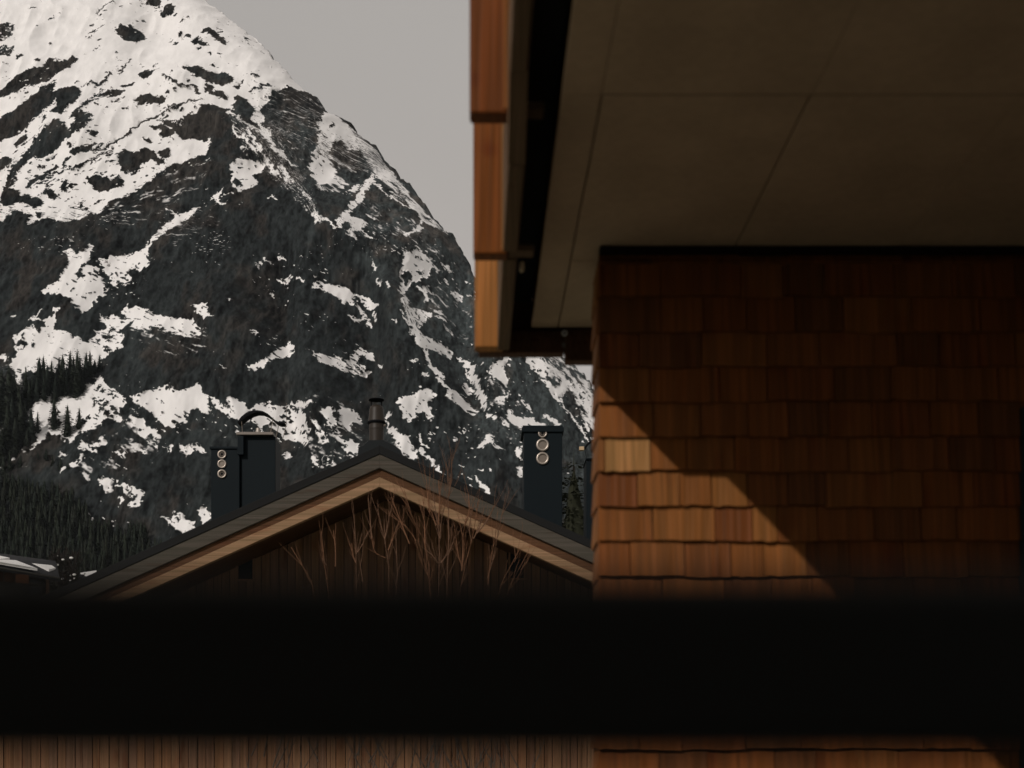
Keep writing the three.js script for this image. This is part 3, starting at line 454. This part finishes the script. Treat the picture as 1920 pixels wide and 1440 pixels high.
  { const arc = new THREE.CatmullRomCurve3([[1096, 842], [1101, 834], [1110, 827], [1122, 823], [1136, 826], [1150, 838]].map(([a, b]) => new THREE.Vector3(X(a), Y(b), -CZ))); part('flue_cowl', new THREE.TubeGeometry(arc, 20, .022, 8), mDark, c4);
    part('cowl_clip', rbox(X(1086), X(1095), Y(845), Y(838), -CZ - .05, -CZ + .05, .01), std([.5, .36, .22], .5), c4);
    part('cowl_stay', new THREE.TubeGeometry(new THREE.LineCurve3(new THREE.Vector3(X(1096), Y(842), -CZ), new THREE.Vector3(X(1102), Y(868), -CZ)), 1, .007, 6), mDark, c4); }
  // ridge flue
  const RZ = 26.6, k2 = RZ / F, rx = (706 - VX) * k2, yy = py => (VY - py) * k2;
  const prof = (...a) => new THREE.LatheGeometry(a.map(([r, y]) => new THREE.Vector2(r * k2, yy(y))), 28);
  const flare = new THREE.Shape(); [[672, 872], [675, 845], [684, 841], [694, 832], [722, 832], [742, 842], [752, 850], [760, 872]].forEach(([a, b], n) => flare[n ? 'lineTo' : 'moveTo']((a - VX) * k2, yy(b)));
  const flue = part('ridge_flue', new THREE.ExtrudeGeometry(flare, { depth: .5, bevelEnabled: true, bevelSize: .01, bevelThickness: .02, bevelSegments: 1 }).translate(0, 0, -RZ - .25), std([.010, .012, .013], .5), chalet);
  const mCopper = std([.024, .017, .012], .5, { specularIntensity: .55 });
  part('flue_pipe', prof([13.5, 836], [13.8, 806], [14.3, 806], [14.3, 803], [13.6, 802], [13.6, 795]), mCopper, flue, [rx, 0, -RZ]);
  part('flue_band', prof([15.5, 795], [17, 793.5], [17, 791], [15, 790]), mDark, flue, [rx, 0, -RZ]);
  part('flue_cap', prof([16.2, 793], [15.2, 785], [13.8, 775], [13.4, 768], [12.2, 763.5], [9, 761], [0, 760]), mCopper, flue, [rx, 0, -RZ]);
  const hat = part('flue_hat', prof([0, 749], [14.4, 749.2], [14.6, 750.2], [14.2, 751], [0, 751]), mDark, flue, [rx - .003, 0, -RZ]);
  part('hat_leg', plain([-9.4, 9.4].map(a => box(rx + (a - 1.1) * k2, rx + (a + 1.1) * k2, yy(762), yy(750), -RZ - .02, -RZ + .02))), mDark, flue);
  part('flue_clamp', new THREE.SphereGeometry(2.6 * k2, 10, 8), mSteel2, flue, [rx + 15.5 * k2, yy(799), -RZ + .05]);
}

// ---------- bare shrubs in front of the gable ----------
{
  const twigMats = [std([.155, .074, .040], .8), std([.13, .070, .043], .8), std([.085, .068, .055], .85)], BZ = 22.6;
  const tube = (pts, r0, r1) => {                             // tapering tube
    const c = new THREE.CatmullRomCurve3(pts), n = Math.max(5, pts.length * 3), g = new THREE.TubeGeometry(c, n, 1, 6), p = g.attributes.position, ctr = new THREE.Vector3();
    for (let i = 0; i <= n; i++) { c.getPointAt(i / n, ctr); const r = lerp(r0, r1, i / n); for (let j = 0; j <= 6; j++) { const q = i * 7 + j; p.setXYZ(q, ctr.x + (p.getX(q) - ctr.x) * r, ctr.y + (p.getY(q) - ctr.y) * r, ctr.z + (p.getZ(q) - ctr.z) * r); } }
    return g;
  };
  const spread = (base, dir, len, r, depth, out) => {
    const pts = [base.clone()], d = dir.clone(), p = base.clone(), n = 5;
    for (let i = 0; i < n; i++) { d.x += rr(-.09, .09); d.z += rr(-.09, .09); d.y += .05; d.normalize(); p.addScaledVector(d, len / n); pts.push(p.clone());
      if (depth && i > 0 && rnd() < .62) { const s = d.clone(); s.x += rr(-.45, .45); s.z += rr(-.45, .45); s.y += .2; spread(p.clone(), s.normalize(), len * rr(.28, .55) * (1 - i / 9), r * .55, depth - 1, out); } }
    out.push(tube(pts, r, r * .3));
  };
  const shrubs = [
    ['low bare shrub with three thin stems, leftmost before the gable boards', [588, 616], [[[546, 1026], [569, 1064], [591, 1109]], [[602, 996], [605, 1040], [610, 1065], [616, 1103]], [[625, 994], [629, 1030], [629, 1062]], [[612, 1060], [604, 1046]]], .6],
    ['bare reddish shrub in the middle below the ridge of the gable', [668, 728], [[[664, 970], [667, 1012], [668, 1050], [668, 1108]], [[659, 1018], [662, 1042], [668, 1056]], [[690, 998], [680, 1020], [670, 1036]], [[690, 933], [694, 975], [697, 1010]], [[676, 1060], [680, 1090]], [[708, 955], [713, 985], [722, 1015], [728, 1048], [729, 1110]], [[730, 966], [726, 990], [721, 1012]], [[748, 978], [738, 1005], [728, 1032]], [[697, 1010], [704, 1036], [722, 1046]], [[742, 1000], [746, 1060], [742, 1110]]], 1],
    ['largest bare shrub, its many twigs rising across the right roof slope', [818, 822], [[[734, 932], [750, 975], [768, 1020]], [[758, 920], [764, 945], [780, 985], [796, 1016], [804, 1060], [806, 1104]], [[750, 978], [764, 990], [780, 1014]], [[784, 1014], [790, 1050], [808, 1100]], [[794, 935], [796, 985], [797, 1020]], [[812, 930], [816, 965], [822, 985], [824, 1052], [822, 1110]], [[808, 958], [818, 985]], [[832, 955], [826, 990], [825, 1010]], [[840, 880], [840, 930], [842, 980], [840, 1040], [838, 1100]], [[846, 850], [846, 890], [842, 930]], [[858, 1000], [838, 1040], [826, 1056]], [[806, 1036], [816, 1048], [824, 1058]], [[800, 905], [803, 940], [806, 960]], [[822, 900], [824, 940], [822, 985]]], 1.5],
    ['bare shrub of arching pale stems before the right vent opening', [868, 915], [[[896, 940], [890, 985], [884, 1022], [870, 1065], [862, 1110]], [[868, 1000], [868, 1030], [866, 1070]], [[856, 1020], [862, 1050], [868, 1062]], [[884, 960], [880, 990], [884, 1015]], [[945, 946], [934, 1000], [925, 1045], [914, 1085]], [[930, 1000], [920, 1050], [915, 1095]], [[974, 1030], [955, 1075], [930, 1112]], [[990, 1035], [972, 1080], [946, 1116]], [[930, 940], [914, 975], [894, 1000]], [[878, 925], [880, 955], [872, 985]], [[908, 950], [900, 985], [888, 1010]]], 1.3],
  ];
  for (const [label, [bx], stems, lush] of shrubs) {
    const base = at(bx, 0, BZ), o = thing('bare_shrub', label, 'shrub', [base[0], -6, -BZ], undefined);
    for (const st of stems) {
      const dz = rr(-.5, .5), pts = st.slice().reverse().map(([a, b]) => new THREE.Vector3(...at(a, b, BZ + dz + rr(-.06, .06)))), low = pts[0], out = [];
      const rooted = st.at(-1)[1] > 1095;
      if (rooted) { const foot = new THREE.Vector3(lerp(low.x, base[0], .7) + rr(-.2, .2), -6, -BZ + rr(-.3, .3)); pts.unshift(foot, foot.clone().lerp(low, .5).add(new THREE.Vector3(rr(-.08, .08), 0, 0))); }
      out.push(tube(pts, rooted ? .0165 : .0115, .0045));
      for (let i = rooted ? 3 : 1; i < pts.length; i++) for (let n = 0; n < 2.3 * lush; n++) { const p = pts[i - 1].clone().lerp(pts[i], rnd()), d = pts[i].clone().sub(pts[i - 1]).normalize(); d.x += rr(-.4, .4); d.z += rr(-.4, .4); if (d.y > .2) spread(p, d.normalize(), rr(.2, .55), .0040, lush > 1 ? 1 : 0, out); }
      part('stem', plain(out), twigMats[Math.floor(rnd() * 2)], o);
    }
    const low = [];                                            // the tangle lower down
    for (let n = 0; n < 26 * lush; n++) { const p = new THREE.Vector3(base[0] + rr(-1.2, 1.2), rr(-1.6, .2), -BZ + rr(-.5, .5)); spread(p, new THREE.Vector3(rr(-.8, .8), 1, rr(-.4, .4)).normalize(), rr(.5, 1.1), .013, 1, low); }
    part('lower_twigs', plain(low), twigMats[2], o);
  }
}

// ---------- house and hut at the far left ----------
{
  const snow = std([.80, .775, .755], .9), wall = wood([.13, .06, .03], .85), stone = std([.06, .055, .05], .9), roofM = std([.02, .02, .022], .7);
  const Z = 78, o = thing('mountain_house', 'brown timber house with snow strips lying on its dark roof, far left', 'house', at(20, 1330, Z));
  const q = (a, b) => new THREE.Vector3(...a).distanceTo(new THREE.Vector3(...b));
  const sheet = (quad, th) => { // a slab from four corners (in order), thickness downwards
    const g = new THREE.BufferGeometry(), p = [], f = (...v) => v.forEach(x => p.push(...x)), d = quad.map(([x, y, z]) => [x, y - th, z]);
    f(quad[0], quad[1], quad[2]); f(quad[0], quad[2], quad[3]); f(d[2], d[1], d[0]); f(d[3], d[2], d[0]);
    for (let i = 0; i < 4; i++) { const j = (i + 1) % 4; f(quad[i], d[i], d[j]); f(quad[i], d[j], quad[j]); }
    g.setAttribute('position', new THREE.BufferAttribute(new Float32Array(p), 3)); g.computeVertexNormals(); g.setAttribute('uv', new THREE.BufferAttribute(new Float32Array(p.length / 3 * 2), 2)); return g;
  };
  // roof: near eave low, far edge high
  const roof = part('roof', sheet([at(-60, 1050, 75), at(112, 1082.5, 79), at(104, 1052, 86), at(-40, 1032, 84)], .25), roofM, o);
  part('snow_strip', sheet([at(-40, 1050, 75.5), at(0, 1056, 76.5), at(70, 1069, 78), at(30, 1053.5, 80.5)].map((v, i) => (v[1] += .1, v)).concat().slice(0, 4), .14), snow, roof);
  part('snow_strip', sheet([at(32, 1049.5, 83), at(92, 1070.5, 80), at(104, 1068, 82), at(90, 1057.5, 85)].map(v => (v[1] += .1, v)), .14), snow, roof);
  part('snow_strip', sheet([at(-40, 1046, 77), at(-6, 1052, 77.4), at(18, 1049, 80), at(-20, 1041, 81)].map(v => (v[1] += .1, v)), .14), snow, roof);
  part('gutter', sheet([at(-60, 1054, 74.9), at(112, 1084, 78.9), at(112, 1082.6, 78.8), at(-60, 1052, 74.8)], .06), std([.07, .065, .06], .6), roof);
  const wl = part('house_wall', sheet([at(-60, 1060, 76), at(94, 1085, 80), at(94, 1078, 84), at(-60, 1050, 82)], 11), stone, o);
  for (const [a, b, t, u] of [[8, 27, 1073, 1090], [29, 54, 1076, 1092], [-20, 6, 1070, 1088]]) part('panel', sheet([at(a, t, 76.9), at(b, t + 2.5, 77.4), at(b, t + 2.4, 77.6), at(a, t, 77.1)], (u - t) * .03), wall, wl);
  for (const [a, b, t, u] of [[58, 74, 1084, 1092], [58, 76, 1100, 1114], [8, 22, 1098, 1112]]) { const w = part('window', sheet([at(a, t, 78.2), at(b, t + 2, 78.6), at(b, t + 2, 78.8), at(a, t, 78.4)], (u - t) * .03), std([.02, .022, .025], .15), wl); part('sill', sheet([at(a - 1, u + 1, 78.1), at(b + 1, u + 3, 78.5), at(b + 1, u + 3, 78.7), at(a - 1, u + 1, 78.3)], .06), stone, w); }
  for (const [a, b] of [[86, 92]]) part('post', sheet([at(a, 1086, 79.6), at(b, 1087, 79.8), at(b, 1087, 80), at(a, 1086, 79.8)], 1.2), std([.16, .09, .06], .85), wl);

  const h = thing('hut', 'small hut with one snow-covered roof face, far left behind the roof slope', 'hut', at(168, 1330, 100));
  const hr = part('roof', sheet([at(148, 1077, 97), at(166, 1086, 97), at(186, 1078, 100), at(180, 1069, 104)], .2), roofM, h);
  part('snow_cover', sheet([at(151, 1075.5, 97.6), at(165, 1083, 97.5), at(179, 1077, 99.8), at(181, 1071, 103), at(162, 1071.5, 101)].slice(0, 4).map(v => (v[1] += .06, v)), .1), snow, hr);
  part('hut_wall', sheet([at(152, 1080, 98), at(165, 1087, 98), at(182, 1080, 101), at(178, 1075, 103)], 9), wall, h);

  // leafless tree between them, with scraps of snow on it
  const t = thing('bare_tree', 'dark leafless tree between the snowy house roof and the hut', 'tree', at(122, 1330, 88)), tw = [], sn = [];
  for (let i = 0; i < 260; i++) { const a = at(122 + rr(-28, 24), 1068 + rr(-26, 40), 88 + rr(-1, 1)), g = new THREE.TubeGeometry(new THREE.LineCurve3(new THREE.Vector3(...a), new THREE.Vector3(a[0] + rr(-.5, .5), a[1] + rr(.1, .7), a[2] + rr(-.3, .3))), 1, .03, 4); tw.push(g); if (i % 17 === 0) sn.push(new THREE.IcosahedronGeometry(rr(.04, .11), 1).scale(1.2, .7, 1).translate(a[0], a[1], a[2] + .1)); }
  part('trunk', new THREE.CylinderGeometry(.1, .22, 6, 8), bark, t, at(122, 1160, 88)); part('twigs', plain(tw), std([.02, .017, .015], .9), t); part('snow_scraps', plain(sn), snow, t);
}

// ---------- the shingled house on the right ----------
const WZ = -6.2, M1 = 420;                                     // wall plane; sheet units per metre there
const wx = px => (px - VX) / (F / 6.2), wy = py => (VY - py) / (F / 6.2);
const house = thing('shingled_house', 'wood shingled house wall under a deep eave, close on the right', 'house', [wx(1600), -6, WZ]);
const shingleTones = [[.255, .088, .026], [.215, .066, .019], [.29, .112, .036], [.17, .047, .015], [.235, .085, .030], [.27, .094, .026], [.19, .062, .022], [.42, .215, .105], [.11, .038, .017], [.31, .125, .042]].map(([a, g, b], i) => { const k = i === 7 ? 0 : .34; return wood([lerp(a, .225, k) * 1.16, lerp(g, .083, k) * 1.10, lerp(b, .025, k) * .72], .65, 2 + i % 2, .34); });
{
  const mGapShade = wood([.014, .007, .005], .9), mBack = std([.03, .015, .009], .9);
  const x0 = wx(1121), x1 = 3.5;
  const wall = part('wall', box(x0 + .012, x1, -6, 2.285, WZ - .28, WZ - .004), mBack, house);
  // a shingle: wedge with a thick butt, uneven lower edge, small joint at each side
  const widths = [.12, .15, .18, .205, .235, .275, .33], variants = {};
  const shingleGeo = (w, k) => {
    const n = 6, H = .235, pos = [], pt = (i, top, front) => {
      const x = (i / n - .5) * (w - .005), wob = .0045 * vn(i * .9 + k * 7, w * 40, 90);
      return [x, top ? H : wob, front ? (top ? .006 : .036 + .002 * vn(i, w * 9, 91)) : .0];
    };
    const quad = (a, b, c, d) => pos.push(...a, ...b, ...c, ...a, ...c, ...d);
    for (let i = 0; i < n; i++) {
      quad(pt(i, 0, 1), pt(i + 1, 0, 1), pt(i + 1, 1, 1), pt(i, 1, 1));
      quad(pt(i, 0, 0), pt(i + 1, 0, 0), pt(i + 1, 0, 1), pt(i, 0, 1));
    }
    quad(pt(0, 0, 0), pt(0, 0, 1), pt(0, 1, 1), pt(0, 1, 0)); quad(pt(n, 0, 1), pt(n, 0, 0), pt(n, 1, 0), pt(n, 1, 1));
    const g = new THREE.BufferGeometry(); g.setAttribute('position', new THREE.BufferAttribute(new Float32Array(pos), 3)); g.computeVertexNormals();
    boxUV(g); const a = g.attributes.uv, du = rnd(), dv = rnd(); for (let q = 0; q < a.count; q++) a.setXY(q, a.getX(q) * .9 + du, a.getY(q) * .55 + dv);
    return g;
  };
  for (const w of widths) variants[w] = [0, 1, 2, 3].map(k => shingleGeo(w, k));
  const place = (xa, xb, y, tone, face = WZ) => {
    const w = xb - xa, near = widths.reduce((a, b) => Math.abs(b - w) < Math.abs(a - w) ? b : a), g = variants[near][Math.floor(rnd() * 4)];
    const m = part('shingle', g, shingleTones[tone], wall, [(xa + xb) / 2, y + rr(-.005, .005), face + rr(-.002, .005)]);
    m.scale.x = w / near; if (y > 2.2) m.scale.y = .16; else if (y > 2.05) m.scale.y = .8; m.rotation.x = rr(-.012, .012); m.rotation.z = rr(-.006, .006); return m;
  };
  const butt = i => 1.631 - .1552 * i;                          // course 0 ends at the sheet's y = 755
  const fixed = {                                               // joints seen in the sunlit part, then tones
    1: [[1121, 1223, 1310, 1400, 1475, 1552, 1632, 1740, 1830, 1940], [5, 4, 6, 1, 8, 6, 3, 1, 8]],
    2: [[1121, 1133, 1218, 1285, 1375, 1460, 1588, 1668, 1775, 1860, 1950], [2, 7, 5, 4, 1, 6, 4, 6, 8, 3]],
    3: [[1121, 1193, 1272, 1332, 1400, 1475, 1545, 1727, 1822, 1940], [3, 2, 5, 9, 6, 8, 4, 1, 3]],
    4: [[1121, 1222, 1338, 1408, 1455, 1530, 1635, 1722, 1790, 1920], [0, 2, 3, 9, 4, 6, 8, 6, 1]],
    5: [[1121, 1180, 1282, 1368, 1428, 1510, 1590, 1690, 1812, 1930], [1, 4, 6, 0, 2, 8, 3, 6, 8]],
    6: [[1121, 1240, 1356, 1445, 1520, 1600, 1710, 1800, 1920], [6, 4, 8, 6, 1, 8, 6, 3]],
  };
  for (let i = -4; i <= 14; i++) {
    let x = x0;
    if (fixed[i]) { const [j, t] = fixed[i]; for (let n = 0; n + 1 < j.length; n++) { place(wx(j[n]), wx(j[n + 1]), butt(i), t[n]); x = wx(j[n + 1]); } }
    while (x < x1 - .08) { let w = rr(.17, .36); if (x1 - x - w < .1) w = x1 - x; place(x, x + w, butt(i), [6, 1, 3, 4, 8, 6, 8, 3, 1][Math.floor(rnd() * 9)]); x += w; }  // mostly darker tones outside the sunlit part: eave shade put into the colour
    // the short return round the corner
    const m = part('shingle', variants[.235][i + 4 & 1 ? 0 : 2], shingleTones[[0, 2, 5, 9, 4][(i + 9) % 5]], wall, [x0 + .012 + rr(-.004, .003), butt(i) + rr(-.006, .006), WZ - .135]);
    m.rotation.y = -Math.PI / 2; m.scale.set(1.16, i < -3 ? .16 : i < -2 ? .8 : 1, rr(.42, .6));
  }
  part('gap_shade_strip', rbox(x0 + .004, x1, 2.290, 2.317, WZ - .001, WZ + .05, .004), mGapShade, wall);  // near-black strip paints the shadow line between soffit and shingles
  part('return_wall', box(x1, x1 + .2, -6, 2.3, -7.2, -2.2), mBack, house);
  // window at the right edge of the wall
  const win = part('window_frame', rbox(wx(1908), wx(1908) + .09, -1.2, wy(768), WZ + .002, WZ + .075, .008), std([.012, .02, .022], .5), wall);

  // the eave: soffit panels, fascia and its end
  const eave = part('eave', box(.19, 3.6, 2.62, 2.8, -7.42, -2.4), mBack, house);
  const soffit = [std([.44, .285, .182], .9), std([.43, .279, .178], .9)];
  const st = texture(256, 256, (u, v) => { const n = .6 * tileN(u, v, 5, 5, 95) + .4 * tileN(u, v, 40, 40, 96); return [.93 + .06 * n, .93 + .06 * n, .92 + .06 * n]; });
  soffit.forEach(m => m.map = st);
  const H = 2.32;
  [[.300, .4362, -4.7793, -2.4], [.300, .4362, -7.30, -4.7807], [.4378, 1.1610, -4.775, -2.4], [.442, 1.156, -6.34, -4.785], [1.163, 1.884, -4.775, -2.4], [1.163, 1.884, -6.34, -4.785], [1.886, 2.604, -4.775, -2.4], [1.886, 2.604, -6.34, -4.785], [2.606, 3.5, -6.34, -2.4], [.442, .64, -7.30, -6.345]].forEach(([a, b, z0, z1], n) => part('soffit_panel', boxUV(rbox(a, b, H, H + .024, z0, z1, .003)), soffit[n % 2], eave));
  const mF = [wood([.215, .060, .011], .62), wood([.275, .080, .013], .62, 1), wood([.50, .20, .052], .62)], mEdgeLight = [wood([.29, .10, .022], .6), wood([.40, .17, .05], .6, 1), wood([.60, .31, .12], .6)], mB = wood([.20, .118, .064], .85, 2);
  // fascia uprights: near, middle and far
  [[-.018, .128, 2.345, 2.95, -5.055, -4.965, 0], [-.006, .137, 2.155, 2.95, -5.90, -5.812, 1], [0, .152, 2.196, 2.95, -7.33, -7.24, 2]].forEach(([a, b, y0, y1, z0, z1, t]) => { const u = part('fascia_upright', boxUV(rbox(a, b, y0, y1, z0, z1, .012), .7), mF[t], eave); part('edge_highlight', boxUV(rbox(b - .026, b + .003, y0 + .012, y1, z1 - .01, z1 + .006, .006), .7), mEdgeLight[t], u); });  // lighter strip puts the sun on the rounded edge into the colour
  // battens running between them, with rounded ends
  [[2.352, -4.950, -2.4], [2.155, -5.80, -4.958], [2.165, -7.2, -5.91]].forEach(([y, z0, z1]) => part('fascia_batten', boxUV(rbox(.118, .182, y, 2.63, z0, z1, .012)), mB, eave));
  { const s = new THREE.Shape(); s.moveTo(4.957, 2.16); s.lineTo(4.957, 2.356); s.lineTo(4.68, 2.356); part('added_shadow_wedge', boxUV(new THREE.ExtrudeGeometry(s, { depth: .062, bevelEnabled: false }).rotateY(Math.PI / 2).translate(.119, 0, 0)), mB, eave); }  // wedge added to shape the step of the shadow on the wall
  part('fascia_ledge', rbox(.128, .25, 2.36, 2.39, -5.05, -4.97, .006), mB, eave); part('fascia_ledge', rbox(.14, .25, 2.17, 2.2, -5.9, -5.82, .006), mB, eave);
  part('end_board', box(.16, .645, 2.325, 2.615, -7.415, -7.375), mBack, eave); part('closing_board', box(.31, 3.5, 2.36, 2.38, -7.37, -2.4), std([.24, .165, .105], .9), eave);
  part('recess_shade', box(.186, .298, 2.45, 2.47, -7.3, -2.4), std([.008, .007, .006], .9), eave);  // near-black board stands in for the shade of the open gap
  part('end_beam', rbox(0.02, .475, 2.2, 2.318, -7.44, -7.345, .006), wood([.13, .058, .032], .8), eave);
  part('end_block', rbox(.478, .642, 2.152, 2.318, -7.42, -7.32, .006), wood([.15, .068, .036], .8), eave);
  const hook = part('hook', new THREE.TorusGeometry(.0125, .0035, 8, 18), std([.75, .72, .68], .35), eave, [.4745, 2.296, -7.32]);
  part('hook_plate', rbox(-.012, .012, -.012, .012, 0, .008, .002), std([.12, .11, .1], .5), hook, [.4745, 2.236, -7.33]);
  part('sunlit_spot', new THREE.CapsuleGeometry(.011, .026, 4, 10), std([.70, .52, .34], .5), eave, [.207, 2.205, -6.1]);  // pale knob, its colour painting a sunlit spot glimpsed through the gap
}

// ---------- the balcony where one stands ----------
{
  const dark = std([.022, .020, .018], .7), room = std([.26, .28, .27], .9);
  const rail = thing('handrail', 'black handrail crossing the whole view, blurred and close', 'railing', [0, 0, -.5]);
  part('rail', new RoundedBoxGeometry(5, .064, .05, 3, .01), dark, rail, [0, .0355, -.5]);
  structure(new THREE.Mesh(box(-5.2, 3, -6, 2.6, .9, 1.1), room), 'unseen_shade_wall');  // unseen wall added behind the camera to keep the rail shaded
  structure(new THREE.Mesh(box(-3, 3, -1.4, -1.2, -.6, .9), room), 'balcony_floor');
}
scene.fog = new THREE.FogExp2(new THREE.Color().setRGB(.80, .86, .95), .000016);
renderer.render(scene, camera);
